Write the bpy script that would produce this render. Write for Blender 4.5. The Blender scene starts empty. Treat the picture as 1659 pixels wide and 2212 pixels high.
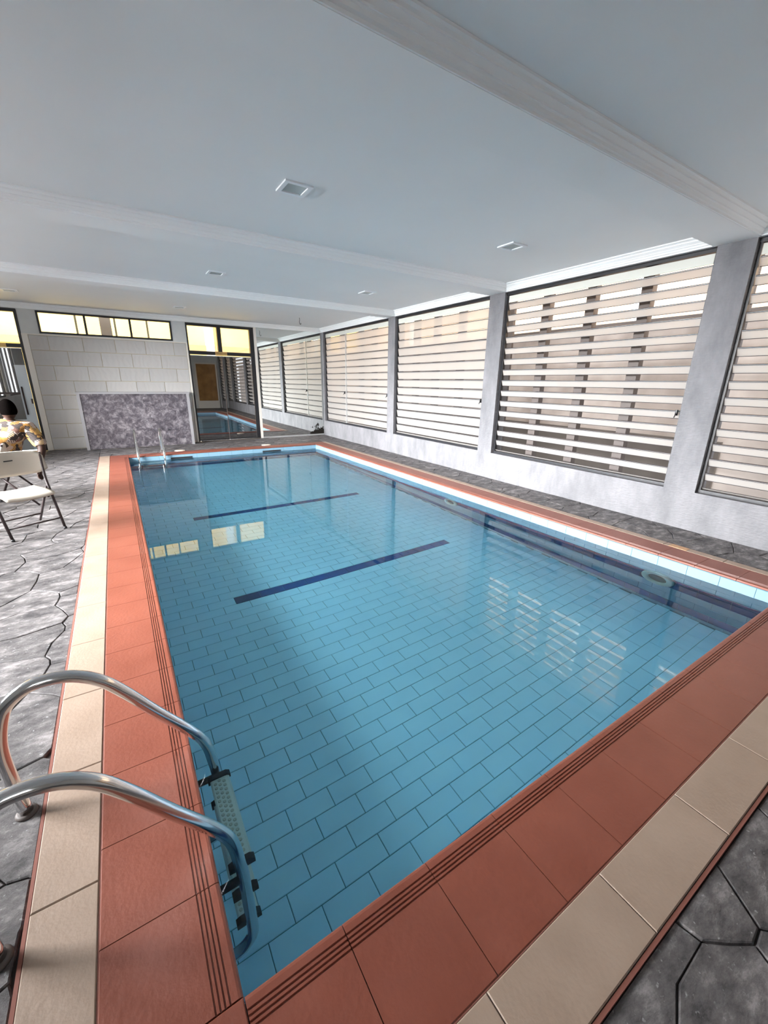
import bpy, bmesh, math, random
from mathutils import Vector, Matrix
random.seed(7)
S = bpy.context.scene
COL = S.collection
PI = math.pi

# ------------------------------------------------------------------ camera
W, H, FPX = 1659, 2212, 882.49
YAW, PITCH, ROLL = 0.568908, 0.306718, -0.014366
cy, sy, cp, sp = math.cos(YAW), math.sin(YAW), math.cos(PITCH), math.sin(PITCH)
fwd = Vector((sy*cp, cy*cp, -sp)); right = Vector((cy, -sy, 0)); down = fwd.cross(right)
cr, sr = math.cos(ROLL), math.sin(ROLL)
r2 = cr*right + sr*down; d2 = -sr*right + cr*down
cam = bpy.data.cameras.new('camera'); camo = bpy.data.objects.new('camera', cam); COL.objects.link(camo)
M = Matrix((r2, -d2, -fwd)).transposed().to_4x4(); M.translation = Vector((0, 0, 1.5)); camo.matrix_world = M
cam.sensor_fit = 'HORIZONTAL'; cam.sensor_width = 36.0; cam.lens = 36.0*FPX/W; cam.clip_start = 0.03
S.camera = camo

def project(x, y, z):
    v = Vector((x, y, z-1.5)); c = v.dot(fwd)
    if c < 0.05: return None
    return FPX*v.dot(r2)/c + W/2, FPX*v.dot(d2)/c + H/2, c

# ------------------------------------------------------------------ light and exposure
S.view_settings.view_transform = 'Standard'; S.view_settings.look = 'None'
S.view_settings.gamma = 1.0; S.view_settings.use_curve_mapping = False
S.view_settings.exposure = 0.32
S.cycles.max_bounces = 14; S.cycles.diffuse_bounces = 6; S.cycles.glossy_bounces = 6
S.cycles.transmission_bounces = 8; S.cycles.transparent_max_bounces = 12
S.cycles.sample_clamp_indirect = 12.0; S.cycles.blur_glossy = 0.0
S.cycles.caustics_refractive = True; S.cycles.caustics_reflective = True
wld = bpy.data.worlds.new('sky'); S.world = wld; wld.use_nodes = True
bg = wld.node_tree.nodes['Background']; bg.inputs[0].default_value = (0.95, 0.97, 1.0, 1); bg.inputs[1].default_value = 2.4
sun = bpy.data.lights.new('sun', 'SUN'); sun.energy = 5.5; sun.angle = math.radians(4); sun.color = (1, .94, .84)
so = bpy.data.objects.new('sun', sun); COL.objects.link(so); so.rotation_euler = (math.radians(40), 0, math.radians(-8))

def daylight(name, loc, rot, sx, syy, power, col):
    l = bpy.data.lights.new(name, 'AREA'); l.shape = 'RECTANGLE'; l.size = sx; l.size_y = syy; l.energy = power; l.color = col
    o = bpy.data.objects.new(name, l); COL.objects.link(o); o.location = loc; o.rotation_euler = rot
    return o
XL, YBK = -2.9, -2.6      # left wall, back wall
LWIN = [(2.3, 4.4), (4.8, 6.8), (7.2, 9.2)]
o = daylight('window_daylight', (-9.0, 5.6, 3.8), (0, -PI/2+math.radians(16), 0), 4.6, 9.6, 7700, (.97, .985, 1))   # low bright sky beyond the left windows
o.data.spread = math.radians(104)
daylight('window_daylight', (-1.5, YBK-.14, 1.75), (PI/2, 0, PI), 1.7, 1.4, 200, (.90, .95, 1))  # added lamp behind the camera, brightens the beam cornices

# ------------------------------------------------------------------ materials
def mat(name, col, rough=.5, metal=0, spec=.5, bump=None, var=None, coat=0, emit=None):
    """col linear rgb; var=(col2, scale, detail, lo, hi); bump=(scale, strength, detail)"""
    m = bpy.data.materials.new(name); m.use_nodes = True; n = m.node_tree.nodes; L = m.node_tree.links
    p = n['Principled BSDF']; p.inputs['Base Color'].default_value = (*col, 1); p.inputs['Roughness'].default_value = rough
    p.inputs['Metallic'].default_value = metal; p.inputs['Specular IOR Level'].default_value = spec
    p.inputs['Coat Weight'].default_value = coat
    tc = n.new('ShaderNodeTexCoord'); geo = n.new('ShaderNodeNewGeometry')
    if var:
        c2, sc, det, lo, hi = var
        t = n.new('ShaderNodeTexNoise'); t.inputs['Scale'].default_value = sc; t.inputs['Detail'].default_value = det
        L.new(geo.outputs['Position'], t.inputs['Vector'])
        r = n.new('ShaderNodeValToRGB'); r.color_ramp.elements[0].position = lo; r.color_ramp.elements[1].position = hi
        r.color_ramp.elements[0].color = (*col, 1); r.color_ramp.elements[1].color = (*c2, 1)
        L.new(t.outputs[0], r.inputs[0]); L.new(r.outputs[0], p.inputs['Base Color'])
    if bump:
        t = n.new('ShaderNodeTexNoise'); t.inputs['Scale'].default_value = bump[0]; t.inputs['Detail'].default_value = bump[2]
        L.new(geo.outputs['Position'], t.inputs['Vector'])
        b = n.new('ShaderNodeBump'); b.inputs['Strength'].default_value = bump[1]; b.inputs['Distance'].default_value = .01
        L.new(t.outputs[0], b.inputs['Height']); L.new(b.outputs[0], p.inputs['Normal'])
    return m

def nt(m): return m.node_tree.nodes, m.node_tree.links

M_ceil = mat('ceiling_paint', (.81, .82, .82), .7, var=((.79, .80, .80), 1.2, 3, .35, .7))
M_corn = mat('cornice_paint', (.90, .91, .91), .55)
M_chrome = mat('polished_steel', (.72, .72, .73), .12, 1)
M_black = mat('black_frame', (.012, .012, .015), .4)
M_rubber = mat('black_plastic', (.015, .015, .017), .5)
M_redt = mat('terracotta_tile', (.20, .058, .035), .42, bump=(60, .15, 3), var=((.165, .044, .025), 4, 5, .35, .75))
M_cream = mat('cream_tile', (.31, .228, .175), .5, bump=(70, .12, 3), var=((.26, .186, .138), 5, 5, .35, .75))
M_grout = mat('red_grout', (.20, .07, .05), .8)
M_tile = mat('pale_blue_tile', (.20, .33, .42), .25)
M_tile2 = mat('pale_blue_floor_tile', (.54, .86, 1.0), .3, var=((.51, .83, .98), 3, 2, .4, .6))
M_navy = mat('navy_tile', (.001, .04, .15), .25)
M_bgrout = mat('blue_grout', (.06, .20, .27), .8)
M_alu = mat('aluminium_edge', (.75, .76, .76), .35, .7)
M_gold = mat('brass_sign', (.55, .36, .14), .35, .6)
M_signtx = mat('sign_letters', (.09, .04, .015), .5)
M_post = mat('brown_grey_steel', (.085, .068, .062), .6)
M_yel = mat('yellow_render', (.80, .56, .15), .8, var=((.84, .60, .21), .8, 4, .3, .7))
M_yel2 = mat('peach_render', (.62, .40, .23), .8, var=((.66, .45, .28), 1, 4, .3, .7))
M_fence = mat('weathered_wall', (.27, .225, .20), .85, var=((.43, .375, .34), 1.6, 6, .35, .7))
M_dark = mat('dark_ground', (.07, .058, .05), .9)
M_whitep = mat('white_plastic', (.80, .79, .74), .4)
M_chairp = mat('cream_plastic', (.50, .445, .375), .45)
M_tube = mat('brown_tube', (.035, .022, .022), .4)
M_lamp = mat('lamp_frame', (.80, .83, .85), .4)
M_diff = mat('lamp_diffuser', (.46, .50, .49), .5)
M_wood = mat('door_wood', (.36, .19, .06), .5, var=((.25, .12, .035), 3, 5, .35, .7))
M_wall = mat('plain_wall', (.60, .61, .60), .75, var=((.52, .53, .53), 3, 5, .35, .7))
M_cream2 = mat('cream_trim', (.70, .66, .60), .6)
M_skin = mat('dark_skin', (.032, .014, .009), .55, spec=.25)
M_hair = mat('black_hair', (.002, .0016, .0015), 1.0, spec=0, bump=(200, .6, 2))
M_trous = mat('dark_trousers', (.05, .045, .05), .8)
M_ring = mat('light_ring', (.70, .72, .62), .4)
M_hole = mat('light_lens', (.05, .10, .10), .2)
M_lid = mat('skimmer_lid', (.72, .62, .50), .5)

def plaster():
    m = mat('textured_plaster', (.50, .50, .52), .75); n, L = nt(m); p = n['Principled BSDF']
    geo = n.new('ShaderNodeNewGeometry')
    a = n.new('ShaderNodeTexNoise'); a.inputs['Scale'].default_value = 2.6; a.inputs['Detail'].default_value = 8; a.inputs['Roughness'].default_value = .65
    mp = n.new('ShaderNodeMapping'); mp.inputs['Scale'].default_value = (1, 1.6, .7)
    L.new(geo.outputs['Position'], mp.inputs[0]); L.new(mp.outputs[0], a.inputs['Vector'])
    r = n.new('ShaderNodeValToRGB'); r.color_ramp.elements[0].position = .3; r.color_ramp.elements[1].position = .72
    r.color_ramp.elements[0].color = (.11, .11, .117, 1); r.color_ramp.elements[1].color = (.21, .205, .216, 1)
    L.new(a.outputs[0], r.inputs[0]); L.new(r.outputs[0], p.inputs['Base Color'])
    mp2 = n.new('ShaderNodeMapping'); mp2.inputs['Scale'].default_value = (1, 26, 60); L.new(geo.outputs['Position'], mp2.inputs[0])
    v = n.new('ShaderNodeTexVoronoi'); v.inputs['Scale'].default_value = 1.0; L.new(mp2.outputs[0], v.inputs['Vector'])
    b = n.new('ShaderNodeBump'); b.inputs['Strength'].default_value = .8; b.inputs['Distance'].default_value = .010
    mx = n.new('ShaderNodeMath'); mx.operation = 'MULTIPLY'; L.new(v.outputs['Distance'], mx.inputs[0]); L.new(a.outputs[0], mx.inputs[1])
    L.new(mx.outputs[0], b.inputs['Height']); L.new(b.outputs[0], p.inputs['Normal'])
    return m
M_plaster = plaster()

def deck():
    m = mat('stamped_concrete', (.2, .19, .19), .6, spec=.3); n, L = nt(m); p = n['Principled BSDF']
    geo = n.new('ShaderNodeNewGeometry'); oi = n.new('ShaderNodeObjectInfo')
    a = n.new('ShaderNodeTexNoise'); a.inputs['Scale'].default_value = 6; a.inputs['Detail'].default_value = 12; a.inputs['Roughness'].default_value = .74
    mp = n.new('ShaderNodeMapping'); mp.inputs['Scale'].default_value = (1, 1.9, 1); mp.inputs['Rotation'].default_value = (0, 0, .35)
    L.new(geo.outputs['Position'], mp.inputs[0]); L.new(mp.outputs[0], a.inputs['Vector'])
    r = n.new('ShaderNodeValToRGB'); e = r.color_ramp.elements
    e[0].position = .36; e[0].color = (.036, .033, .035, 1); e[1].position = .66; e[1].color = (.30, .277, .273, 1)
    k = e.new(.52); k.color = (.125, .115, .115, 1)
    L.new(a.outputs[0], r.inputs[0])
    mx = n.new('ShaderNodeMixRGB'); mx.blend_type = 'MULTIPLY'; mx.inputs[0].default_value = .5
    hs = n.new('ShaderNodeMapRange'); hs.inputs[3].default_value = .65; hs.inputs[4].default_value = 1.15; L.new(oi.outputs['Random'], hs.inputs[0])
    L.new(r.outputs[0], mx.inputs[1]); L.new(hs.outputs[0], mx.inputs[2]); L.new(mx.outputs[0], p.inputs['Base Color'])
    # pale scuffs
    w = n.new('ShaderNodeTexNoise'); w.inputs['Scale'].default_value = 55; w.inputs['Detail'].default_value = 3; L.new(geo.outputs['Position'], w.inputs['Vector'])
    rr = n.new('ShaderNodeValToRGB'); rr.color_ramp.elements[0].position = .66; rr.color_ramp.elements[1].position = .74; L.new(w.outputs[0], rr.inputs[0])
    m2 = n.new('ShaderNodeMixRGB'); m2.inputs[2].default_value = (.5, .5, .5, 1)
    f = n.new('ShaderNodeMath'); f.operation = 'MULTIPLY'; f.inputs[1].default_value = .5; L.new(rr.outputs[0], f.inputs[0]); L.new(f.outputs[0], m2.inputs[0])
    L.new(mx.outputs[0], m2.inputs[1]); L.new(m2.outputs[0], p.inputs['Base Color'])
    b = n.new('ShaderNodeBump'); b.inputs['Strength'].default_value = .9; b.inputs['Distance'].default_value = .012
    L.new(a.outputs[0], b.inputs['Height']); L.new(b.outputs[0], p.inputs['Normal'])
    return m
M_deck = deck()
M_joint = mat('deck_joint', (.035, .03, .03), .85)

def block():
    m = mat('embossed_wall_tile', (.50, .49, .48), .5); n, L = nt(m); p = n['Principled BSDF']
    geo = n.new('ShaderNodeNewGeometry'); oi = n.new('ShaderNodeObjectInfo')
    hs = n.new('ShaderNodeMapRange'); hs.inputs[3].default_value = .95; hs.inputs[4].default_value = 1.04; L.new(oi.outputs['Random'], hs.inputs[0])
    mx = n.new('ShaderNodeMixRGB'); mx.blend_type = 'MULTIPLY'; mx.inputs[0].default_value = 1; mx.inputs[1].default_value = (.47, .455, .44, 1)
    L.new(hs.outputs[0], mx.inputs[2]); L.new(mx.outputs[0], p.inputs['Base Color'])
    w = n.new('ShaderNodeTexWave'); w.inputs['Scale'].default_value = 3; w.inputs['Distortion'].default_value = 9; w.inputs['Detail'].default_value = 3; w.inputs['Detail Scale'].default_value = 1.2
    L.new(geo.outputs['Position'], w.inputs['Vector'])
    b = n.new('ShaderNodeBump'); b.inputs['Strength'].default_value = .16; b.inputs['Distance'].default_value = .010
    L.new(w.outputs[0], b.inputs['Height']); L.new(b.outputs[0], p.inputs['Normal'])
    return m
M_block = block()
M_yjoint = mat('yellow_joint', (.62, .50, .28), .8)

def marble():
    m = mat('mottled_marble', (.2, .18, .2), .35); n, L = nt(m); p = n['Principled BSDF']
    geo = n.new('ShaderNodeNewGeometry')
    a = n.new('ShaderNodeTexNoise'); a.inputs['Scale'].default_value = 10; a.inputs['Detail'].default_value = 10; a.inputs['Roughness'].default_value = .75; a.inputs['Distortion'].default_value = .5
    L.new(geo.outputs['Position'], a.inputs['Vector'])
    r = n.new('ShaderNodeValToRGB'); e = r.color_ramp.elements
    e[0].position = .33; e[0].color = (.025, .024, .03, 1); e[1].position = .74; e[1].color = (.42, .39, .40, 1)
    k = e.new(.5); k.color = (.115, .10, .115, 1)
    L.new(a.outputs[0], r.inputs[0]); L.new(r.outputs[0], p.inputs['Base Color'])
    return m
M_marble = marble()

def frosted(name, see, col=(.64, .615, .59)):
    m = bpy.data.materials.new(name); m.use_nodes = True; n, L = nt(m); n.remove(n['Principled BSDF']); o = n['Material Output']
    tl = n.new('ShaderNodeBsdfTranslucent'); tl.inputs[0].default_value = (*col, 1)
    df = n.new('ShaderNodeBsdfDiffuse'); df.inputs[0].default_value = (*col, 1)
    gl = n.new('ShaderNodeBsdfGlossy'); gl.inputs[1].default_value = .25
    tr = n.new('ShaderNodeBsdfTransparent'); tr.inputs[0].default_value = (.95, .95, .93, 1)
    a = n.new('ShaderNodeMixShader'); a.inputs[0].default_value = .42; L.new(tl.outputs[0], a.inputs[1]); L.new(df.outputs[0], a.inputs[2])
    b = n.new('ShaderNodeMixShader'); b.inputs[0].default_value = see; L.new(a.outputs[0], b.inputs[1]); L.new(tr.outputs[0], b.inputs[2])
    c = n.new('ShaderNodeMixShader'); c.inputs[0].default_value = .05; L.new(b.outputs[0], c.inputs[1]); L.new(gl.outputs[0], c.inputs[2])
    L.new(c.outputs[0], o.inputs[0]); return m
M_slat = frosted('frosted_louvre_glass', .26)
M_slato = frosted('frosted_louvre_glass_open', .12)
M_edge = mat('louvre_edge', (.035, .028, .03), .4)

def glass(name, tint, refl, rough=.0):
    m = bpy.data.materials.new(name); m.use_nodes = True; n, L = nt(m); n.remove(n['Principled BSDF']); o = n['Material Output']
    tr = n.new('ShaderNodeBsdfTransparent'); tr.inputs[0].default_value = (*tint, 1)
    gl = n.new('ShaderNodeBsdfGlossy'); gl.inputs[1].default_value = rough
    fr = n.new('ShaderNodeFresnel'); fr.inputs[0].default_value = 1.5
    ad = n.new('ShaderNodeMath'); ad.operation = 'ADD'; ad.use_clamp = True; ad.inputs[1].default_value = refl; L.new(fr.outputs[0], ad.inputs[0])
    a = n.new('ShaderNodeMixShader'); L.new(ad.outputs[0], a.inputs[0]); L.new(tr.outputs[0], a.inputs[1]); L.new(gl.outputs[0], a.inputs[2])
    L.new(a.outputs[0], o.inputs[0]); return m
M_glass = glass('clear_glass', (.93, .94, .92), .0)
M_tint = glass('dark_tinted_mirror_glass', (.04, .045, .05), .34)

def mirror():
    m = mat('wall_mirror', (.80, .83, .81), .015, 1); n, L = nt(m); p = n['Principled BSDF']; o = n['Material Output']
    geo = n.new('ShaderNodeNewGeometry'); sx = n.new('ShaderNodeSeparateXYZ'); L.new(geo.outputs['Position'], sx.inputs[0])
    t = n.new('ShaderNodeTexNoise'); t.inputs['Scale'].default_value = 6; t.inputs['Detail'].default_value = 8; t.inputs['Roughness'].default_value = .7; L.new(geo.outputs['Position'], t.inputs['Vector'])
    # desilvered patch in the lower right corner: grows towards (4.95, 0.05)
    dx = n.new('ShaderNodeMath'); dx.operation = 'SUBTRACT'; L.new(sx.outputs[0], dx.inputs[0]); dx.inputs[1].default_value = 4.93
    ax = n.new('ShaderNodeMath'); ax.operation = 'ABSOLUTE'; L.new(dx.outputs[0], ax.inputs[0])
    m1 = n.new('ShaderNodeMath'); m1.operation = 'MULTIPLY_ADD'; L.new(ax.outputs[0], m1.inputs[0]); m1.inputs[1].default_value = -1.1; m1.inputs[2].default_value = .62
    m2 = n.new('ShaderNodeMath'); m2.operation = 'MULTIPLY_ADD'; L.new(sx.outputs[2], m2.inputs[0]); m2.inputs[1].default_value = -1.5; L.new(m1.outputs[0], m2.inputs[2])
    m3 = n.new('ShaderNodeMath'); m3.operation = 'MULTIPLY_ADD'; L.new(t.outputs[0], m3.inputs[0]); m3.inputs[1].default_value = 1.6; L.new(m2.outputs[0], m3.inputs[2])
    r = n.new('ShaderNodeValToRGB'); r.color_ramp.elements[0].position = .98; r.color_ramp.elements[1].position = 1.0
    mm = n.new('ShaderNodeMath'); mm.operation = 'MULTIPLY'; mm.inputs[1].default_value = .9; L.new(m3.outputs[0], mm.inputs[0]); L.new(mm.outputs[0], r.inputs[0])
    d = n.new('ShaderNodeBsdfDiffuse'); d.inputs[0].default_value = (.02, .018, .016, 1)
    mx = n.new('ShaderNodeMixShader'); L.new(r.outputs[0], mx.inputs[0]); L.new(p.outputs[0], mx.inputs[1]); L.new(d.outputs[0], mx.inputs[2]); L.new(mx.outputs[0], o.inputs[0])
    return m
M_mirror = mirror()

def water():
    m = bpy.data.materials.new('pool_water'); m.use_nodes = True; n, L = nt(m); n.remove(n['Principled BSDF']); o = n['Material Output']
    rf = n.new('ShaderNodeBsdfRefraction'); rf.inputs['Color'].default_value = (.72, .94, 1.0, 1); rf.inputs['Roughness'].default_value = 0; rf.inputs['IOR'].default_value = 1.333
    gl = n.new('ShaderNodeBsdfGlossy'); gl.inputs[1].default_value = 0
    fr = n.new('ShaderNodeFresnel'); fr.inputs[0].default_value = 1.333
    geo = n.new('ShaderNodeNewGeometry')
    t = n.new('ShaderNodeTexNoise'); t.inputs['Scale'].default_value = 3.2; t.inputs['Detail'].default_value = 1.5; L.new(geo.outputs['Position'], t.inputs['Vector'])
    b = n.new('ShaderNodeBump'); b.inputs['Strength'].default_value = .006; b.inputs['Distance'].default_value = .02; L.new(t.outputs[0], b.inputs['Height'])
    for x in (rf, gl, fr): L.new(b.outputs[0], x.inputs['Normal'])
    mx = n.new('ShaderNodeMixShader'); L.new(fr.outputs[0], mx.inputs[0]); L.new(rf.outputs[0], mx.inputs[1]); L.new(gl.outputs[0], mx.inputs[2]); L.new(mx.outputs[0], o.inputs[0])
    return m
M_water = water()

def shirt():
    m = mat('patterned_shirt', (.5, .3, .1), .8); n, L = nt(m); p = n['Principled BSDF']
    geo = n.new('ShaderNodeNewGeometry')
    nz = n.new('ShaderNodeTexNoise'); nz.inputs['Scale'].default_value = 9; L.new(geo.outputs['Position'], nz.inputs['Vector'])
    mp = n.new('ShaderNodeMixRGB'); mp.blend_type = 'ADD'; mp.inputs[0].default_value = .12; L.new(geo.outputs['Position'], mp.inputs[1]); L.new(nz.outputs[1], mp.inputs[2])
    v = n.new('ShaderNodeTexVoronoi'); v.inputs['Scale'].default_value = 19; L.new(mp.outputs[0], v.inputs['Vector'])
    r = n.new('ShaderNodeValToRGB'); r.color_ramp.interpolation = 'CONSTANT'; e = r.color_ramp.elements
    cols = [(.012, .008, .006), (.42, .23, .06), (.42, .33, .28), (.14, .055, .035), (.45, .32, .18), (.30, .14, .025), (.30, .25, .23), (.02, .012, .01)]
    e[0].position = 0; e[0].color = (*cols[0], 1); e[1].position = .13; e[1].color = (*cols[1], 1)
    for i in range(2, 8): k = e.new(.125*i + .01); k.color = (*cols[i], 1)
    sp_ = n.new('ShaderNodeSeparateColor'); L.new(v.outputs['Color'], sp_.inputs[0]); L.new(sp_.outputs[0], r.inputs[0])
    w = n.new('ShaderNodeTexWave'); w.inputs['Scale'].default_value = 22; w.bands_direction = 'DIAGONAL'; L.new(geo.outputs['Position'], w.inputs['Vector'])
    g = n.new('ShaderNodeMath'); g.operation = 'GREATER_THAN'; g.inputs[1].default_value = .72; L.new(w.outputs[1], g.inputs[0])
    h = n.new('ShaderNodeMath'); h.operation = 'GREATER_THAN'; h.inputs[1].default_value = .6; L.new(sp_.outputs[1], h.inputs[0])
    q = n.new('ShaderNodeMath'); q.operation = 'MULTIPLY'; L.new(g.outputs[0], q.inputs[0]); L.new(h.outputs[0], q.inputs[1])
    mx = n.new('ShaderNodeMixRGB'); mx.inputs[2].default_value = (.05, .03, .025, 1); L.new(q.outputs[0], mx.inputs[0]); L.new(r.outputs[0], mx.inputs[1]); L.new(mx.outputs[0], p.inputs['Base Color'])
    return m
M_shirt = shirt()

# ------------------------------------------------------------------ mesh helpers
class MB:
    def __init__(s): s.v = []; s.f = []; s.m = []; s.sm = []
    def add(s, vs, fs, mi=0, smooth=False):
        k = len(s.v); s.v += [tuple(p) for p in vs]; s.f += [tuple(i+k for i in f) for f in fs]; s.m += [mi]*len(fs); s.sm += [smooth]*len(fs); return s
    def box(s, x0, x1, y0, y1, z0, z1, mi=0):
        vs = [(x, y, z) for z in (z0, z1) for y in (y0, y1) for x in (x0, x1)]
        return s.add(vs, [(0, 2, 3, 1), (4, 5, 7, 6), (0, 1, 5, 4), (2, 6, 7, 3), (0, 4, 6, 2), (1, 3, 7, 5)], mi)
    def slab(s, x0, x1, y0, y1, z0, z1, c=.004, mi=0):   # box with a chamfered upper rim
        vs = [(x0, y0, z0), (x1, y0, z0), (x1, y1, z0), (x0, y1, z0), (x0, y0, z1-c), (x1, y0, z1-c), (x1, y1, z1-c), (x0, y1, z1-c),
              (x0+c, y0+c, z1), (x1-c, y0+c, z1), (x1-c, y1-c, z1), (x0+c, y1-c, z1)]
        fs = [(0, 3, 2, 1), (8, 9, 10, 11)]
        for a in (0, 4):
            for i in range(4): j = (i+1) % 4; fs.append((a+i, a+j, a+4+j, a+4+i))
        return s.add(vs, fs, mi)
    def extrude(s, prof, p0, p1, ax_u, ax_v, mi=0, close=True):   # profile [(u,v)] swept p0->p1
        p0, p1, U, V = Vector(p0), Vector(p1), Vector(ax_u), Vector(ax_v); n = len(prof)
        vs = [p0+U*u+V*v for u, v in prof] + [p1+U*u+V*v for u, v in prof]
        fs = [(i, (i+1) % n, n+(i+1) % n, n+i) for i in range(n if close else n-1)]
        if close: fs += [tuple(range(n-1, -1, -1)), tuple(range(n, 2*n))]
        return s.add(vs, fs, mi)
    def tube(s, path, r, n=14, mi=0, caps=True):
        path = [Vector(p) for p in path]; N = len(path); rs = r if isinstance(r, list) else [r]*N
        T = [(path[min(i+1, N-1)]-path[max(i-1, 0)]).normalized() for i in range(N)]
        a = Vector((0, 0, 1)) if abs(T[0].z) < .9 else Vector((0, 1, 0)); u = (a - T[0]*a.dot(T[0])).normalized(); vs = []
        for i in range(N):
            u = (u - T[i]*u.dot(T[i])).normalized(); w = T[i].cross(u)
            vs += [path[i]+(u*math.cos(2*PI*k/n)+w*math.sin(2*PI*k/n))*rs[i] for k in range(n)]
        fs = [(i*n+k, i*n+(k+1) % n, (i+1)*n+(k+1) % n, (i+1)*n+k) for i in range(N-1) for k in range(n)]
        if caps: fs += [tuple(range(n-1, -1, -1)), tuple(range((N-1)*n, N*n))]
        return s.add(vs, fs, mi, True)
    def lathe(s, prof, c, axis, n=28, mi=0):
        c = Vector(c); A = Vector(axis).normalized(); u = A.orthogonal().normalized(); w = A.cross(u); vs = []
        for r, h in prof: vs += [c+A*h+(u*math.cos(2*PI*k/n)+w*math.sin(2*PI*k/n))*r for k in range(n)]
        fs = [(i*n+k, i*n+(k+1) % n, (i+1)*n+(k+1) % n, (i+1)*n+k) for i in range(len(prof)-1) for k in range(n)]
        fs.append(tuple(range(n))); fs.append(tuple(range((len(prof)-1)*n, len(prof)*n)))
        return s.add(vs, fs, mi, True)
    def mesh(s, name, mats, fix=True):
        me = bpy.data.meshes.new(name); me.from_pydata(s.v, [], s.f)
        for m in (mats if isinstance(mats, (list, tuple)) else [mats]): me.materials.append(m)
        me.polygons.foreach_set('material_index', s.m); me.polygons.foreach_set('use_smooth', s.sm)
        if fix:
            b = bmesh.new(); b.from_mesh(me); bmesh.ops.recalc_face_normals(b, faces=b.faces); b.to_mesh(me); b.free()
        me.update(); return me
    def build(s, name, mats, parent=None, loc=None, fix=True): return link(name, s.mesh(name, mats, fix), parent, loc)

def link(name, me, parent=None, loc=None):
    o = bpy.data.objects.new(name, me); COL.objects.link(o)
    if parent: o.parent = parent
    if loc: o.location = loc
    return o
def thing(name, label, cat, loc=(0, 0, 0), rz=0, group=None):
    o = bpy.data.objects.new(name, None); COL.objects.link(o); o.location = loc; o.rotation_euler = (0, 0, rz); o.empty_display_size = .1
    tag(o, label, cat, group); return o
def tag(o, label=None, cat=None, group=None, kind=None):
    if label: o['label'] = label
    if cat: o['category'] = cat
    if group: o['group'] = group
    if kind: o['kind'] = kind
    return o
def struct(o): o['kind'] = 'structure'; return o
def copy_tree(o, parent=None):
    c = o.copy(); COL.objects.link(c)
    if parent: c.parent = parent
    for ch in list(o.children): copy_tree(ch, c)
    return c
def smooth_path(pts, n=8):   # Catmull-Rom
    P = [Vector(p) for p in pts]; P = [P[0]*2-P[1]] + P + [P[-1]*2-P[-2]]; out = []
    for i in range(1, len(P)-2):
        a, b, c, d = P[i-1:i+3]
        for k in range(n):
            t = k/n; out.append(.5*((2*b)+(c-a)*t+(2*a-5*b+4*c-d)*t*t+(3*b-a-3*c+d)*t**3))
    out.append(P[-2]); return out

# ------------------------------------------------------------------ dimensions
XI0, XI1, YI0, YI1 = .047, 4.093, .707, 9.644       # pool inner edge
XR0, YR0, YR1, XR1 = -.267, .386, 9.958, 4.40       # outer edge of the red coping
XC0, YC0, XC1 = -.44, .205, 4.50                    # outer edge of the cream border
XW, YW, YB = 5.121, 11.394, -2.6                    # right wall, far wall, back wall
ZC, ZW, ZF = 2.90, -.11, -1.0                       # ceiling, water, pool floor

# ------------------------------------------------------------------ floor: stamped concrete deck
def in_deck(x, y):
    return not (XC0 < x < XC1 and YC0 < y < YR1)
fb = MB()
for a in ((XL-.2, XC0+.08, YB-.2, YW+.2), (XC1-.06, XW+.2, YB-.2, YW+.2), (XC0+.08, XC1-.06, YB-.2, YC0+.08), (XC0+.08, XC1-.06, YR1-.08, YW+.2)):
    fb.box(*a, -.12, -.022)
floor = struct(fb.build('floor', M_joint))
ANG = math.radians(16); ca, sa = math.cos(ANG), math.sin(ANG); SX, SY = .46, .27
sites = {}
for i in range(-14, 26):
    for j in range(-16, 54):
        u, v = (i + .5*(j % 2) + random.uniform(-.36, .36))*SX, (j + random.uniform(-.34, .34))*SY
        sites[(i, j)] = (u, v)
def clip(poly, mx, my, nx, ny):
    out = []
    for k in range(len(poly)):
        p, q = poly[k], poly[(k+1) % len(poly)]; dp = (p[0]-mx)*nx+(p[1]-my)*ny; dq = (q[0]-mx)*nx+(q[1]-my)*ny
        if dp <= 0: out.append(p)
        if (dp < 0 < dq) or (dq < 0 < dp): t = dp/(dp-dq); out.append((p[0]+(q[0]-p[0])*t, p[1]+(q[1]-p[1])*t))
    return out
def area(p): return .5*sum(p[i][0]*p[(i+1) % len(p)][1]-p[(i+1) % len(p)][0]*p[i][1] for i in range(len(p)))
def wob(p, q):   # shared-edge midpoint jitter, same from both sides
    h = math.sin((p[0]+q[0])*41.3+(p[1]+q[1])*77.7)*43758.5; h = (h-math.floor(h)-.5)
    dx, dy = q[0]-p[0], q[1]-p[1]; s = 1 if (dx, dy) > (0, 0) else -1
    return ((p[0]+q[0])/2 - dy*s*h*.22, (p[1]+q[1])/2 + dx*s*h*.22)
RECTS = [(XL, XC0-.012, YB, YW), (XC1+.01, XW, YB, YW), (XC0-.012, XC1+.01, YB, YC0-.012), (XC0-.012, XC1+.01, YR1+.012, YW)]
cells = []
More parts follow.
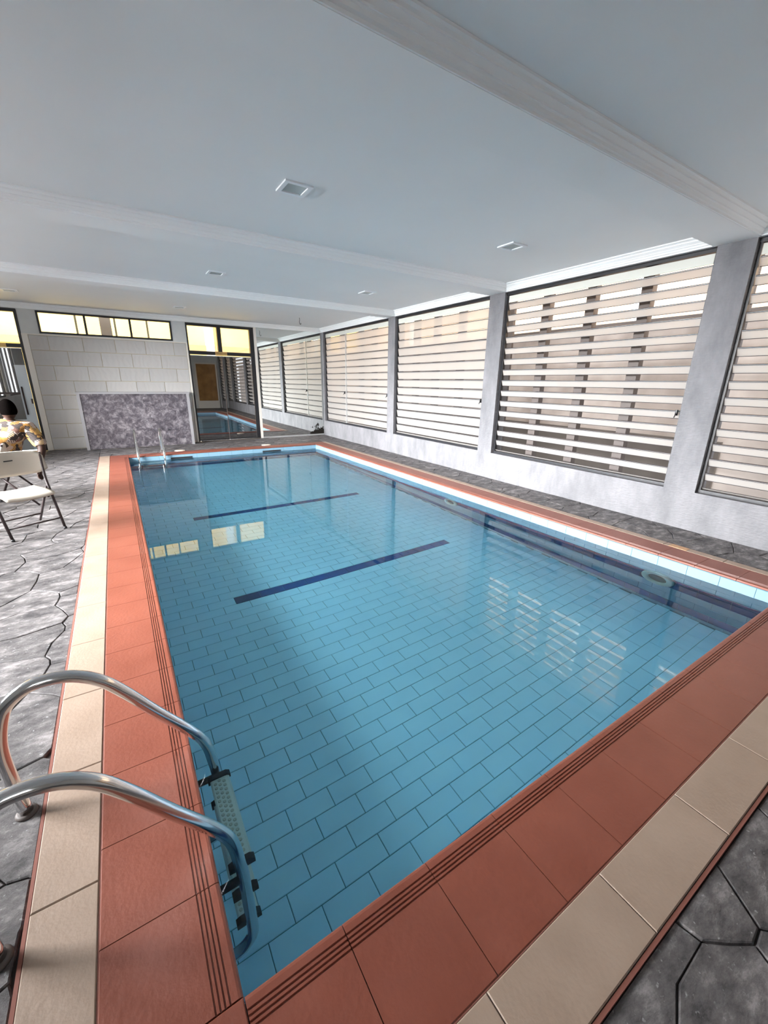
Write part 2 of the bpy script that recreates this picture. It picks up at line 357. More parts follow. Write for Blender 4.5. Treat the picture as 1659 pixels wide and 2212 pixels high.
for (i, j), (u, v) in sites.items():
    poly = [(u-1, v-1), (u+1, v-1), (u+1, v+1), (u-1, v+1)]
    for di in (-2, -1, 0, 1, 2):
        for dj in (-3, -2, -1, 0, 1, 2, 3):
            o = sites.get((i+di, j+dj))
            if o and (di or dj): poly = clip(poly, (u+o[0])/2, (v+o[1])/2, o[0]-u, o[1]-v)
    if len(poly) < 3: continue
    W0 = [(ca*p[0]-sa*p[1], sa*p[0]+ca*p[1]) for p in poly]
    full = []
    for k in range(len(W0)):
        p, q = W0[k], W0[(k+1) % len(W0)]; full.append(p)
        if math.hypot(p[0]-q[0], p[1]-q[1]) > .1: full.append(wob(p, q))
    for (x0, x1, y0, y1) in RECTS:
        c = full
        for m_ in ((x1, 0, 1, 0), (x0, 0, -1, 0), (0, y1, 0, 1), (0, y0, 0, -1)): c = clip(c, *m_) if len(c) > 2 else c
        if len(c) < 3 or area(c) < .002: continue
        cells.append(c)
vis = []
for c in cells:
    mx, my = sum(p[0] for p in c)/len(c), sum(p[1] for p in c)/len(c)
    best = 0
    pr = [project(p[0], p[1], 0) for p in c] + [project(mx, my, 0)]
    if any(p and -20 < p[0] < W+20 and 0 < p[1] < H+20 for p in pr):
        pm = project(mx, my, 0); best = area(c)/(pm[2]**3 if pm else 1)
    vis.append((best, c, mx, my))
vis.sort(key=lambda t: -t[0])
def stone(mb, c, mx, my, ox, oy):
    # inset by shrinking every vertex towards the centre by a fixed width
    def ins(p, d): L_ = math.hypot(p[0]-mx, p[1]-my); s = max(.2, 1-d/max(L_, 1e-4)); return (mx+(p[0]-mx)*s-ox, my+(p[1]-my)*s-oy)
    n = len(c); hz = random.uniform(-.002, .002)
    vs = [(*ins(p, .002), -.024) for p in c] + [(*ins(p, .0035), -.0135+hz) for p in c] + [(*ins(p, .008), -.010+hz) for p in c]
    fs = [(k, (k+1) % n, n+(k+1) % n, n+k) for k in range(n)] + [(n+k, n+(k+1) % n, 2*n+(k+1) % n, 2*n+k) for k in range(n)] + [tuple(range(2*n, 3*n))]
    mb.add(vs, fs)
rest = MB()
for k, (b, c, mx, my) in enumerate(vis):
    if k < 290 and b > 0:
        mb = MB(); stone(mb, c, mx, my, mx, my); mb.build('stone', M_deck, floor, (mx, my, 0), fix=False)
    else: stone(rest, c, mx, my, 0, 0)
tag(rest.build('stone_field', M_deck, floor, fix=False), kind='stuff')

# ------------------------------------------------------------------ swimming pool
pb = MB()
pb.box(XI0-.4, XI1+.4, YI0-.4, YI1+.4, ZF-.2, ZF-.006)
pb.box(XI0-.30, XI0-.006, YI0-.3, YI1+.3, ZF-.01, -.022); pb.box(XI1+.006, XI1+.36, YI0-.3, YI1+.3, ZF-.01, -.022)
pb.box(XI0-.006, XI1+.006, YI0-.3, YI0-.006, ZF-.01, -.022); pb.box(XI0-.006, XI1+.006, YI1+.006, YI1+.3, ZF-.01, -.022)
pool = pb.build('swimming_pool', M_bgrout)
tag(pool, 'rectangular blue tiled swimming pool with terracotta coping and navy lane marks', 'pool')
TX, TY, Y00 = .2425, .119, 1.04
k0 = -3; tiles = []
nk = int((YI1-Y00)/TY)+1
for k in range(k0, nk+1):
    y0, y1 = max(Y00+k*TY, YI0), min(Y00+(k+1)*TY, YI1)
    if y1-y0 < .02: continue
    ph = .44 if k % 2 == 0 else .44-TX/2
    i = -3
    while True:
        x0 = ph+i*TX; x1 = x0+TX; i += 1
        if x0 > XI1: break
        a, b = max(x0, XI0), min(x1, XI1)
        if b-a < .02: continue
        lane = (k in (22, 42)) and .60 < (a+b)/2 < 3.36
        tiles.append((a, b, y0, y1, lane))
def tkey(t):
    p = project((t[0]+t[1])/2, (t[2]+t[3])/2, -.6); return (-1e9 if not p or not(-40 < p[0] < W+40 and 0 < p[1] < H) else -p[2])
tiles.sort(key=lambda t: -tkey(t))
cache = {}; rest = MB(); cnt = 0
for a, b, y0, y1, lane in tiles:
    g = .0018
    if tkey((a, b, y0, y1, lane)) > -1e8 and cnt < 296:
        cnt += 1; key = (round(b-a, 3), round(y1-y0, 3), lane)
        if key not in cache:
            mb = MB(); hx, hy = (b-a)/2-g, (y1-y0)/2-g; mb.slab(-hx, hx, -hy, hy, -.006, 0, .002); cache[key] = mb.mesh('tile', M_navy if lane else M_tile2)
        link('tile', cache[key], pool, ((a+b)/2, (y0+y1)/2, ZF))
    else: rest.slab(a+g, b-g, y0+g, y1-g, ZF-.006, ZF, .002, 1 if lane else 0)
tag(rest.build('tile_field', [M_tile2, M_navy], pool), kind='stuff')
# wall tiles: rows (z top, z bottom, navy)
ROWS = [(-.024, -.119, 0), (-.119, -.236, 0), (-.236, -.352, 0), (-.352, -.548, 1), (-.548, -.684, 0), (-.684, -.82, 0), (-.82, -.945, 1), (-.945, -.996, 0)]
SK = [(.80, 1.22), (2.745, 3.185)]
wf = MB()
def wall_tile(mb, side, s0, s1, z0, z1, mi=0):
    g = .0016
    if side == 'r': mb.box(XI1, XI1+.006, s0+g, s1-g, z0+g, z1-g, mi)
    elif side == 'l': mb.box(XI0-.006, XI0, s0+g, s1-g, z0+g, z1-g, mi)
    elif side == 'f': mb.box(s0+g, s1-g, YI1, YI1+.006, z0+g, z1-g, mi)
    else: mb.box(s0+g, s1-g, YI0-.006, YI0, z0+g, z1-g, mi)
for side, (A, B, ph) in dict(r=(YI0, YI1, .866), l=(YI0, YI1, .866), f=(XI0, XI1, .10), n=(XI0, XI1, .10)).items():
    for r_, (zt, zb, nv) in enumerate(ROWS):
        s = ph-3*TX + (TX/2 if r_ % 2 else 0)
        while s < B:
            a, b = max(s, A), min(s+TX, B); s += TX
            if b-a < .01: continue
            if r_ == 0 and side in 'rf':
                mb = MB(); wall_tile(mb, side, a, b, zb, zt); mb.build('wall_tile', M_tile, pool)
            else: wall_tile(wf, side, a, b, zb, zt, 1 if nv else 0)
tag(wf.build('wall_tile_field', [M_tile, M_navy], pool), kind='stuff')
for a, b in SK:
    mb = MB(); mb.box(a, b, YI1-.004, YI1+.003, -.106, -.072); mb.build('skimmer_opening', M_rubber, pool)  # solid dark box, its colour stands for the shade inside the slot
# red coping: profile across the tile, u from outer edge to inner edge
def coping_profile(w):
    top = [(0, -.022), (0, -.003), (.003, 0)]
    for g in (.066, .0545, .043, .031):
        c = w-g; top += [(c-.0028, 0), (c-.0015, -.004), (c+.0015, -.004), (c+.0028, 0)]
    top += [(w-.012, 0), (w-.005, -.002), (w-.001, -.006), (w, -.011), (w-.001, -.020), (w-.012, -.0215)]
    return top
def coping(side, s0, s1):
    g = .0014; mb = MB(); c = (s0+s1)/2
    if side == 'l': mb.extrude(coping_profile(XI0-XR0), (XR0, s0+g-c, 0), (XR0, s1-g-c, 0), (1, 0, 0), (0, 0, 1)); loc = (0, c, 0)
    if side == 'r': mb.extrude(coping_profile(XR1-XI1), (XR1, s0+g-c, 0), (XR1, s1-g-c, 0), (-1, 0, 0), (0, 0, 1)); loc = (0, c, 0)
    if side == 'n': mb.extrude(coping_profile(YI0-YR0), (s0+g-c, YR0, 0), (s1-g-c, YR0, 0), (0, 1, 0), (0, 0, 1)); loc = (c, 0, 0)
    if side == 'f': mb.extrude(coping_profile(YR1-YI1), (s0+g-c, YR1, 0), (s1-g-c, YR1, 0), (0, -1, 0), (0, 0, 1)); loc = (c, 0, 0)
    mb.build('coping_tile', M_redt, pool, loc)
def run(a, b, j, p):   # joints at j + n p
    n = math.floor((a-j)/p); out = [a]
    while True:
        n += 1; s = j+n*p
        if s >= b-.03: break
        if s > a+.03: out.append(s)
    out.append(b); return list(zip(out[:-1], out[1:]))
for s in run(YI0, YI1, 1.004, .30): coping('l', *s); coping('r', *s)
for s in run(XI0, XI1, .325, .304): coping('n', *s); coping('f', *s)
for (a, b, c_, d) in ((XR0, XI0, YR0, YI0), (XI1, XR1, YR0, YI0), (XR0, XI0, YI1, YR1), (XI1, XR1, YI1, YR1)):
    MB().slab(a+.001, b-.001, c_+.001, d-.001, -.022, 0, .003).build('coping_tile', M_redt, pool)
def border(x0, x1, y0, y1):
    cx, cy_ = (x0+x1)/2, (y0+y1)/2; g = .001
    MB().slab(x0+g-cx, x1-g-cx, y0+g-cy_, y1-g-cy_, -.022, .001, .003).build('border_tile', M_cream, pool, (cx, cy_, 0))
for s in run(YC0, YR1, 1.204, .498): border(XC0, XR0-.003, *s); border(XR1+.003, XC1, *s)
for s in run(XR0, XR1, .58, .506): border(*s, YC0, YR0-.003)
gb = MB()   # red mortar kerb round the outside of the border
gb.box(XC0-.011, XC0-.001, YC0-.011, YR1+.01, -.03, -.003); gb.box(XC0-.011, XC1+.009, YC0-.011, YC0-.001, -.03, -.003)
gb.box(XR0-.003, XR0, YR0, YR1, -.03, -.002); gb.box(XR0, XR1, YR0-.003, YR0, -.03, -.002); gb.box(XC1+.001, XC1+.009, YC0, YR1+.01, -.03, -.003)
gb.build('mortar_kerb', M_grout, pool)
MB().slab(4.405, 4.49, 1.50, 1.655, 0, .0035, .002).build('repair_patch', mat('brown_patch', (.42, .24, .13), .6), pool)
# water
wm = MB(); wm.add([(XI0, YI0, ZW), (XI1, YI0, ZW), (XI1, YI1, ZW), (XI0, YI1, ZW)], [(0, 1, 2, 3)])
wt = wm.build('pool_water', M_water, fix=False); tag(wt, 'clear calm blue water filling the swimming pool', 'water', kind='stuff')
# underwater lights on the right wall
def pool_light(y, z, label):
    t = thing('pool_light', label, 'pool light', (XI1, y, z), 0, 'underwater lights in the right pool wall')
    MB().lathe([(.083, 0), (.083, -.022), (.092, -.03), (.128, -.03), (.142, -.02), (.145, 0)], (0, 0, 0), (1, 0, 0)).build('ring', M_ring, t)
    MB().lathe([(.001, .0), (.083, -.002), (.083, 0)], (0, 0, 0), (1, 0, 0)).build('lens', M_hole, t)
pool_light(1.56, -.43, 'round white-ringed underwater pool light nearest the near end of the right pool wall')
pool_light(4.50, -.50, 'round white-ringed underwater pool light farther along the right pool wall')
for x, y, l in ((1.04, 10.10, 'round cream skimmer lid on the deck left of centre, near the far ladder'), (2.97, 10.085, 'round cream skimmer lid on the deck in front of the glass door')):
    o = MB().lathe([(.11, 0), (.11, .006), (.10, .010), (.001, .011)], (0, 0, 0), (0, 0, 1)).build('skimmer_lid', M_lid, None, (x, y, -.009)); tag(o, l, 'lid', 'skimmer lids behind the far coping')

# ------------------------------------------------------------------ pool ladders
def make_ladder():
    t = thing('pool_ladder', 'polished steel pool ladder with two bent handrails in the left foreground', 'ladder', (XI0, 1.365, 0), 0, 'steel pool ladders')
    P = [(-.545, 0), (-.556, .16), (-.556, .30), (-.528, .42), (-.490, .475), (-.425, .507), (-.334, .498), (-.255, .448), (-.19, .368), (-.095, .222), (0, .085), (.045, .01), (.068, -.06), (.078, -.15), (.086, -.28), (.092, -.5), (.096, -.70), (.088, -.77), (.055, -.82), (.004, -.835)]
    for s in (1, -1):
        y = .235*s
        r = MB().tube(smooth_path([(u, y, z) for u, z in P], 5), .0215, 18).build('handrail', M_chrome, t)
        MB().lathe([(.033, -.010), (.033, -.004), (.029, .001), (.024, .003)], (P[0][0], y, 0), (0, 0, 1)).build('anchor_flange', M_post, r)
        MB().tube([(.004, y, -.30), (.088, y, -.30)], .016).build('wall_spacer', M_rubber, r)
    for z in (-.25, -.47, -.69):
        st = MB(); u0, u1 = .052, .132; st.extrude([(u0, z-.022), (u0, z-.004), (u0+.006, z), (u1-.02, z), (u1-.008, z-.003), (u1, z-.012), (u1, z-.022)], (0, -.19, 0), (0, .19, 0), (1, 0, 0), (0, 0, 1))
        so_ = st.build('step', mat('step_steel', (.78, .76, .68), .4, .15), t)
        d = MB()
        for i in range(3):
            for j in range(16):
                c = (u0+.018+i*.018, -.165+j*.022+(.011 if i % 2 else 0), z); d.lathe([(.0075, 0), (.006, .003), (.003, .0015)], c, (0, 0, 1), 8)
        tag(d.build('anti_slip_studs', mat('stud_steel', (.55, .53, .45), .3, .7), so_), kind='stuff')
        for s in (1, -1):
            e = MB(); e.extrude([(u0-.008, z-.03), (u0-.008, z+.002), (u0+.01, z+.012), (u1-.01, z+.010), (u1+.006, z-.006), (u1+.006, z-.03)], (0, s*.188, 0), (0, s*.213, 0), (1, 0, 0), (0, 0, 1)); e.build('end_cap', M_rubber, so_)
    return t
lad = make_ladder()
l2 = copy_tree(lad); l2.location = (.4525, YI1, 0); l2.rotation_euler = (0, 0, -PI/2); l2['label'] = 'polished steel pool ladder at the far end of the pool before the marbled counter'

# ------------------------------------------------------------------ right wall with louvre windows
BAYS = [(-2.45, -1.18), (-.84, 1.80), (2.11, 4.752), (5.058, 7.68), (7.945, 11.28)]
ZB, ZT = .412, 2.796
wr = MB(); XO = XW+.24
wr.box(XW, XO, YB-.2, YW+.2, -.1, ZB); wr.box(XW, XO, YB-.2, YW+.2, ZT, ZC+.1)
edges = [YB-.2] + [e for b in BAYS for e in b] + [YW+.2]
for k in range(0, len(edges), 2): wr.box(XW, XO, edges[k], edges[k+1], ZB, ZT)
wall_r = struct(wr.build('wall_right', M_plaster))
def slat_mesh(length, tilt, w=.152, mt=M_slat, e0=.014, e1=.006):
    # glass blade with a dark upper and lower rim, leaning outwards; x inwards is negative
    c, sn = math.cos(tilt), math.sin(tilt); t = .0035; mb = MB(); hw = w/2; L_ = length/2
    def P(a, b): return (-a*sn + b*c, a*c + b*sn)   # a along the blade (up and in), b across
    for a0, a1, tt, mi in ((-hw+e1, hw-e0, t, 0), (hw-e0, hw-e0*.62, t*1.5, 1), (hw-e0*.62, hw-e0*.4, t*1.3, 2), (hw-e0*.4, hw, t*1.5, 1), (-hw, -hw+e1, t*1.3, 1)):
        prof = [P(a0, -tt), P(a1, -tt), P(a1, tt), P(a0, tt)]
        vs = [(x, -L_, z) for x, z in prof] + [(x, L_, z) for x, z in prof]
        mb.add(vs, [(0, 1, 5, 4), (2, 3, 7, 6), (0, 3, 2, 1), (4, 5, 6, 7), (1, 2, 6, 5), (3, 0, 4, 7)], mi)
    return mb.mesh('slat', [mt, M_edge, M_alu])
nwin = 0
PITCHZ = .1555
def louvre_window(y0, y1, sections, tag_):
    global nwin
    nwin += 1; xf = 5.185; g = .004
    fr = MB()
    fr.box(xf-.012, xf+.055, y0+g, y1-g, ZB+.002, ZB+.034); fr.box(xf-.02, xf+.055, y0+g, y1-g, ZT-.034, ZT-.003)
    fr.box(xf-.008, xf+.045, y0+g, y0+.026, ZB+.034, ZT-.034); fr.box(xf-.008, xf+.045, y1-.026, y1-g, ZB+.034, ZT-.034)
    w = struct(fr.build('window_%d' % nwin, M_black))
    for (a, b, tilt, mt, w_) in sections:
        a, b = max(a, y0+.027), min(b, y1-.027)
        me = slat_mesh(b-a-.006, tilt, w_, mt)
        lead = w_/2*math.cos(tilt)
        for k in range(15):
            o = link('slat', me, w, (xf+.018, (a+b)/2, .475+PITCHZ*k-lead*(1 if k else .28)))
            if k == 0: o.scale = (1, 1, .28)
        MB().box(xf-.004, xf+.012, a+.003, b-.003, 2.662, 2.752).build('head_panel', mat('head_panel', (.62, .62, .56), .3), w)
        hd = MB(); hd.box(xf-.05, xf-.02, a+.012, a+.03, 1.20, 1.26); hd.tube([(xf-.045, a+.02, 1.23), (xf-.075, a+.02, 1.18)], .006, 8); hd.build('crank_handle', M_rubber, w)
    if len(sections) > 1:
        MB().box(xf-.01, xf+.04, sections[0][0]-.012, sections[0][0]+.012, ZB+.034, ZT-.034).build('mullion', M_alu, w)
    return w
T = math.radians
louvre_window(*BAYS[2], [(*BAYS[2], T(20), M_slato, .094)], 'open')
louvre_window(*BAYS[1], [(*BAYS[1], T(22), M_slato, .092)], 'near')
louvre_window(*BAYS[3], [(*BAYS[3], T(12), M_slat, .150)], 'mid')
louvre_window(*BAYS[4], [(10.05, 11.28, T(8), M_slat, .153), (7.945, 10.05, T(12), M_slat, .151)], 'far')
louvre_window(*BAYS[0], [(*BAYS[0], T(20), M_slat, .14)], 'back')

# ------------------------------------------------------------------ far wall
wf_ = MB(); D = .22
def fw(x0, x1, z0, z1, y0=YW): wf_.box(x0, x1, y0, YW+D, z0, z1)
fw(XL-.2, XO, 2.79, ZC+.1); fw(-1.40, -1.106, 2.362, 2.79); fw(1.344, 1.644, 2.362, 2.79); fw(-1.40, 1.644, -.1, 2.362); fw(3.225, XO, -.1, 2.79); fw(XL-.2, XL, -.1, 2.79)
wall_f = struct(wf_.build('wall_far', M_wall))
MB().box(-1.40, -1.30, YW-.03, YW, 0, 2.345).build('panel_border', M_cream2, wall_f); MB().box(1.605, 1.642, YW-.03, YW, 0, 2.345).build('panel_border', M_cream2, wall_f)
MB().box(-1.30, 1.605, YW-.03, YW, 2.325, 2.345).build('panel_border', M_cream2, wall_f); MB().box(3.228, 3.292, YW-.035, YW, 0, 2.80).build('panel_border', M_cream2, wall_f)
MB().box(-1.298, 1.603, YW-.012, YW, 0, 2.323).build('joint_bed', M_yjoint, wall_f)
zs = [2.323, 2.038, 1.742, 1.445, 1.15, .852, .552, .253, .004]
for r_ in range(8):
    x = -1.298; j = (-.992 if r_ % 2 == 0 else -.704)-.582*2; k = 0; xs = [-1.298]
    while j < 1.55:
        if j > -1.25: xs.append(j)
        j += .582
    xs.append(1.603)
    for a, b in zip(xs[:-1], xs[1:]):
        cx, cz = (a+b)/2, (zs[r_]+zs[r_+1])/2; hx, hz = (b-a)/2-.003, (zs[r_]-zs[r_+1])/2-.003; c = .004
        mb = MB(); y1, y0 = 0, -.012
        vs = [(-hx, y1, -hz), (hx, y1, -hz), (hx, y1, hz), (-hx, y1, hz), (-hx, y0+c, -hz), (hx, y0+c, -hz), (hx, y0+c, hz), (-hx, y0+c, hz), (-hx+c, y0, -hz+c), (hx-c, y0, -hz+c), (hx-c, y0, hz-c), (-hx+c, y0, hz-c)]
        fs = [(8, 9, 10, 11)] + [(q+i, q+(i+1) % 4, q+4+(i+1) % 4, q+4+i) for q in (0, 4) for i in range(4)]
        mb.add(vs, fs).build('wall_tile', M_block, wall_f, (cx, YW-.012, cz))
# strip window over the tiled panel
def framed(name, x0, x1, z0, z1, muls, t=.04, yo=YW):
    fr = MB(); y0, y1 = yo-.012, yo+.06
    fr.box(x0, x1, y0, y1, z0, z0+t); fr.box(x0, x1, y0, y1, z1-t, z1); fr.box(x0, x0+t, y0, y1, z0+t, z1-t); fr.box(x1-t, x1, y0, y1, z0+t, z1-t)
    w = struct(fr.build(name, M_black)); xs = [x0+t] + [m for p in muls for m in p] + [x1-t]
    for a, b in muls: MB().box(a, b, y0, y1, z0+t, z1-t).build('mullion', M_black, w)
    for k in range(0, len(xs), 2): MB().box(xs[k], xs[k+1], yo+.02, yo+.026, z0+t, z1-t).build('pane', M_glass, w)
    return w
w6 = framed('window_6', -1.104, 1.342, 2.364, 2.788, [(-.325, -.285), (.500, .540)], .034)
for x in (-.47, .235, .86): MB().box(x-.018, x+.018, YW+.13, YW+.15, 2.366, 2.786).build('guard_bar', M_cream2, w6)
# central glass door
def door(name, x0, x1, rail, sidew, split, muls):
    fr = MB(); y0, y1 = YW-.02, YW+.08
    fr.box(x0, x0+sidew[0], y0, y1, 0, 2.788); fr.box(x1-sidew[1], x1, y0, y1, 0, 2.788); fr.box(x0+sidew[0], x1-sidew[1], y0, y1, 2.73, 2.788); fr.box(x0+sidew[0], x1-sidew[1], y0, y1, *rail)
    d = struct(fr.build(name, M_black)); a, b = x0+sidew[0], x1-sidew[1]; xs = [a] + [m for p in muls for m in p] + [b]
    for p in muls: MB().box(*p, y0, y1, rail[1], 2.73).build('mullion', M_black, d)
    for k in range(0, len(xs), 2): MB().box(xs[k], xs[k+1], YW+.02, YW+.026, rail[1], 2.73).build('transom_pane', M_glass, d)
    return d, a, b
d2_, a, b = door('door_2', 1.646, 3.223, (2.09, 2.172), (.03, .10), None, [(2.338, 2.43)])
for (p, q, rz) in ((a, 2.404, 0.0), (2.410, b, -0.012)):
    c = (p+q)/2; lf = MB().box(p-c+.002, q-c-.002, -.004, .004, .035, 2.062).build('door_leaf', M_tint, d2_, (c, YW-.004, 0)); lf.rotation_euler = (0, 0, rz)
    MB().box(p-c+.002, q-c-.002, -.008, .008, 2.062, 2.078).build('leaf_top_rail', M_alu, lf)
    MB().box(p-c+.002, q-c-.002, -.010, .010, .012, .035).build('leaf_bottom_rail', M_black, lf)
MB().box(2.40, 2.414, YW-.012, YW+.004, .02, 2.075).build('meeting_stile', M_post, d2_)
MB().box(b-.012, b+.002, YW-.016, YW-.002, 1.92, 2.078).build('leaf_edge', M_alu, d2_)
MB().box(1.70, 3.2, YW-.06, YW-.02, -.009, .012).build('threshold', M_dark, d2_)
# left (toilet) door, mostly outside the frame
d1, a1, b1 = door('door_1', -2.86, -1.402, (2.07, 2.145), (.05, .045), None, [(-2.17, -2.09)])
lf = MB().box(-2.12, b1-.004, YW-.006, YW+.002, .03, 2.05).build('door_leaf', M_tint, d1)
MB().box(-2.12, b1-.004, YW-.01, YW+.006, 2.05, 2.065).build('leaf_top_rail', M_alu, lf)
MB().box(-1.63, b1-.004, YW-.014, YW-.008, .03, 1.74).build('pale_stile', mat('pale_stile', (.62, .68, .72), .3), lf)
MB().box(-2.12, -1.63, YW-.014, YW-.008, .03, .62).build('kick_panel', mat('kick_panel', (.42, .45, .46), .4), lf)
MB().box(-2.12, -1.63, YW-.02, YW-.008, .62, .66).build('leaf_mid_rail', M_alu, lf); MB().box(-2.12, -1.63, YW-.016, YW-.008, 1.17, 1.21).build('leaf_mid_rail', M_post, lf)
hp = MB(); hp.tube([(-1.585, YW-.055, .76), (-1.585, YW-.055, 1.32)], .014, 12); hp.tube([(-1.585, YW-.055, .84), (-1.585, YW-.01, .84)], .008); hp.tube([(-1.585, YW-.055, 1.24), (-1.585, YW-.01, 1.24)], .008); hp.build('pull_handle', M_tube, lf)
MB().box(-1.487, -1.457, YW-.022, YW-.012, .98, 1.08).build('lock_plate', M_post, lf)
MB().box(-2.79, -2.17, YW-.006, YW+.002, .03, 2.05).build('door_leaf', M_tint, d1)
def text_mesh(txt, size, mt, name, parent, loc):
    cu = bpy.data.curves.new(name, 'FONT'); cu.body = txt; cu.size = size; cu.align_x = 'CENTER'; cu.align_y = 'CENTER'; cu.extrude = .0012
    tmp = bpy.data.objects.new('t', cu); COL.objects.link(tmp); dg = bpy.context.evaluated_depsgraph_get()
    me = bpy.data.meshes.new_from_object(tmp.evaluated_get(dg)); COL.objects.unlink(tmp); bpy.data.objects.remove(tmp)
    me.materials.clear(); me.materials.append(mt); o = link(name, me, parent, loc); o.rotation_euler = (PI/2, 0, 0); return o
for cx, w_, cz, txt, l in ((2.395, .28, 2.132, 'CHANGING ROOM', 'small brass sign with brown letters above the central glass door'), (-1.88, .42, 2.108, 'TOILET', 'small brass TOILET sign above the glass door at the left edge')):
    s = MB().slab(-w_/2, w_/2, -.036, .036, 0, .005, .002).build('door_sign', M_gold, None, (cx, YW-.0215, cz)); s.rotation_euler = (PI/2, 0, 0); tag(s, l, 'sign', 'brass signs above the doors')
    o = text_mesh(txt, .034 if len(txt) > 8 else .075, M_signtx, 'lettering', s, (0, 0, .006)); o.rotation_euler = (0, 0, 0)
# mirror
mr = MB().box(3.296, 5.112, YW-.010, YW-.002, .03, 2.802).build('wall_mirror', M_mirror); tag(mr, 'tall frameless wall mirror beside the central glass door, blackened at its lower right corner', 'mirror')
MB().box(3.296, 5.112, YW-.022, YW-.001, .008, .028).build('bottom_channel', M_alu, mr)

# marbled counter
ct = thing('marbled_counter', 'low counter faced in mottled purple grey marble against the tiled far wall', 'counter', (.405, 11.2, -.009))
def cbox(x0, x1, y0, y1, z0, z1): return MB().box(x0-.405, x1-.405, y0-11.2, y1-11.2, z0, z1)
cbox(-.672, 1.482, 11.06, YW-.031, .0, 1.215).build('body', M_cream2, ct)
cbox(-.632, 1.435, 11.042, 11.062, .008, 1.19).build('front_panel', M_marble, ct)
cbox(-.688, -.632, 11.03, 11.07, 0, 1.19).build('side_trim', mat('grey_trim', (.33, .32, .33), .5), ct); cbox(1.435, 1.495, 11.03, 11.07, 0, 1.19).build('side_trim', bpy.data.materials['grey_trim'], ct)
cbox(-.70, 1.505, 11.02, YW-.031, 1.19, 1.228).build('top_slab', bpy.data.materials['grey_trim'], ct)

# ------------------------------------------------------------------ left and back walls (out of frame, seen in reflections)
wl = MB(); X0 = XL-.22
wl.box(X0, XL, YB-.2, YW, -.1, .9); wl.box(X0, XL, YB-.2, YW, 2.54, ZC+.1)
e = [YB-.2] + [q for b in LWIN for q in b] + [YW]
for k in range(0, len(e), 2): wl.box(X0, XL, e[k], e[k+1], .9, 2.54)
struct(wl.build('wall_left', M_wall))
for k, (a, b) in enumerate(LWIN):
    fr = MB(); x0, x1 = XL-.1, XL-.05
    fr.box(x0, x1, a, b, .9, .95); fr.box(x0, x1, a, b, 2.49, 2.54); fr.box(x0, x1, a, a+.05, .95, 2.49); fr.box(x0, x1, b-.05, b, .95, 2.49)
    w = struct(fr.build('window_%d' % (7+k), M_black))
    for i in (1, 2): y = a+(b-a)*i/3; MB().box(x0, x1, y-.025, y+.025, .95, 2.49).build('mullion', M_black, w)
wb = MB(); wb.box(XL-.2, -2.25, YB-.2, YB, -.1, ZC+.1); wb.box(-.75, XO, YB-.2, YB, -.1, ZC+.1); wb.box(-2.25, -.75, YB-.2, YB, -.1, .95); wb.box(-2.25, -.75, YB-.2, YB, 2.5, ZC+.1)
struct(wb.build('wall_back', M_wall))
bw = MB(); bw.box(-2.25, -.75, YB-.1, YB-.05, .95, 1.0); bw.box(-2.25, -.75, YB-.1, YB-.05, 2.45, 2.5); bw.box(-2.25, -2.2, YB-.1, YB-.05, 1.0, 2.45); bw.box(-.8, -.75, YB-.1, YB-.05, 1.0, 2.45); bw.box(-1.525, -1.475, YB-.1, YB-.05, 1.0, 2.45)
struct(bw.build('window_10', M_black))  # unseen window, added with its opening to let the back lamp in
d3 = struct(MB().box(3.86, 5.0, YB, YB+.05, -.009, 2.40).build('door_3', M_cream2))
MB().box(3.94, 4.92, YB+.03, YB+.07, .40, 2.33).build('door_panel', M_wood, d3)
for x in (4.10, 4.43, 4.76): MB().box(x-.10, x+.10, YB+.07, YB+.085, .55, 2.2).build('raised_panel', M_wood, d3)

# ------------------------------------------------------------------ ceiling
ceiling = struct(MB().box(XL-.2, XO, YB-.2, YW+.2, ZC, ZC+.15).build('ceiling', M_ceil))
BEAMS = [(-1.18, -.84), (1.79, 2.145), (4.74, 5.06), (7.68, 7.95)]
for a, b in BEAMS: MB().box(XL, XW+.001, a, b, 2.80, ZC).build('beam', M_ceil, ceiling)
def cornice_profile(d, h):   # (out from wall, down from ceiling)
    return [(0, 0), (0, -h), (.10*d, -h), (.10*d, -.86*h), (.24*d, -.80*h), (.30*d, -.66*h), (.38*d, -.60*h), (.44*d, -.60*h), (.44*d, -.52*h), (.56*d, -.42*h), (.66*d, -.34*h), (.72*d, -.34*h), (.72*d, -.24*h), (.84*d, -.16*h), (.92*d, -.14*h), (d, -.12*h), (d, 0)]
tn = 0
def trim(p0, p1, out, d, h):
    global tn; tn += 1
    struct(MB().extrude(cornice_profile(d, h), p0, p1, out, (0, 0, 1)).build('trim_%d' % tn, M_corn))
prev = YB
for a, b in BEAMS + [(YW, YW)]:
    trim((XW, prev, ZC), (XW, a, ZC), (-1, 0, 0), .10, .098); trim((XL, prev, ZC), (XL, a, ZC), (1, 0, 0), .10, .098); prev = b
for a, b in BEAMS: trim((XL, a, ZC), (XW, a, ZC), (0, -1, 0), .085, .098)
trim((XL, YW, ZC), (XW, YW, ZC), (0, -1, 0), .085, .098)
def lamp():
    t = thing('ceiling_light', '', 'ceiling light', (0, 0, ZC), 0, 'square recessed ceiling lights')
    f = MB(); o_, i_ = .11, .078
    for (x0, x1, y0, y1) in ((-o_, o_, -o_, -i_), (-o_, o_, i_, o_), (-o_, -i_, -i_, i_), (i_, o_, -i_, i_)): f.box(x0, x1, y0, y1, -.012, 0)
    f.build('frame', M_lamp, t); MB().box(-i_, i_, -i_, i_, -.003, 0).build('diffuser', M_diff, t); return t
l0 = lamp()
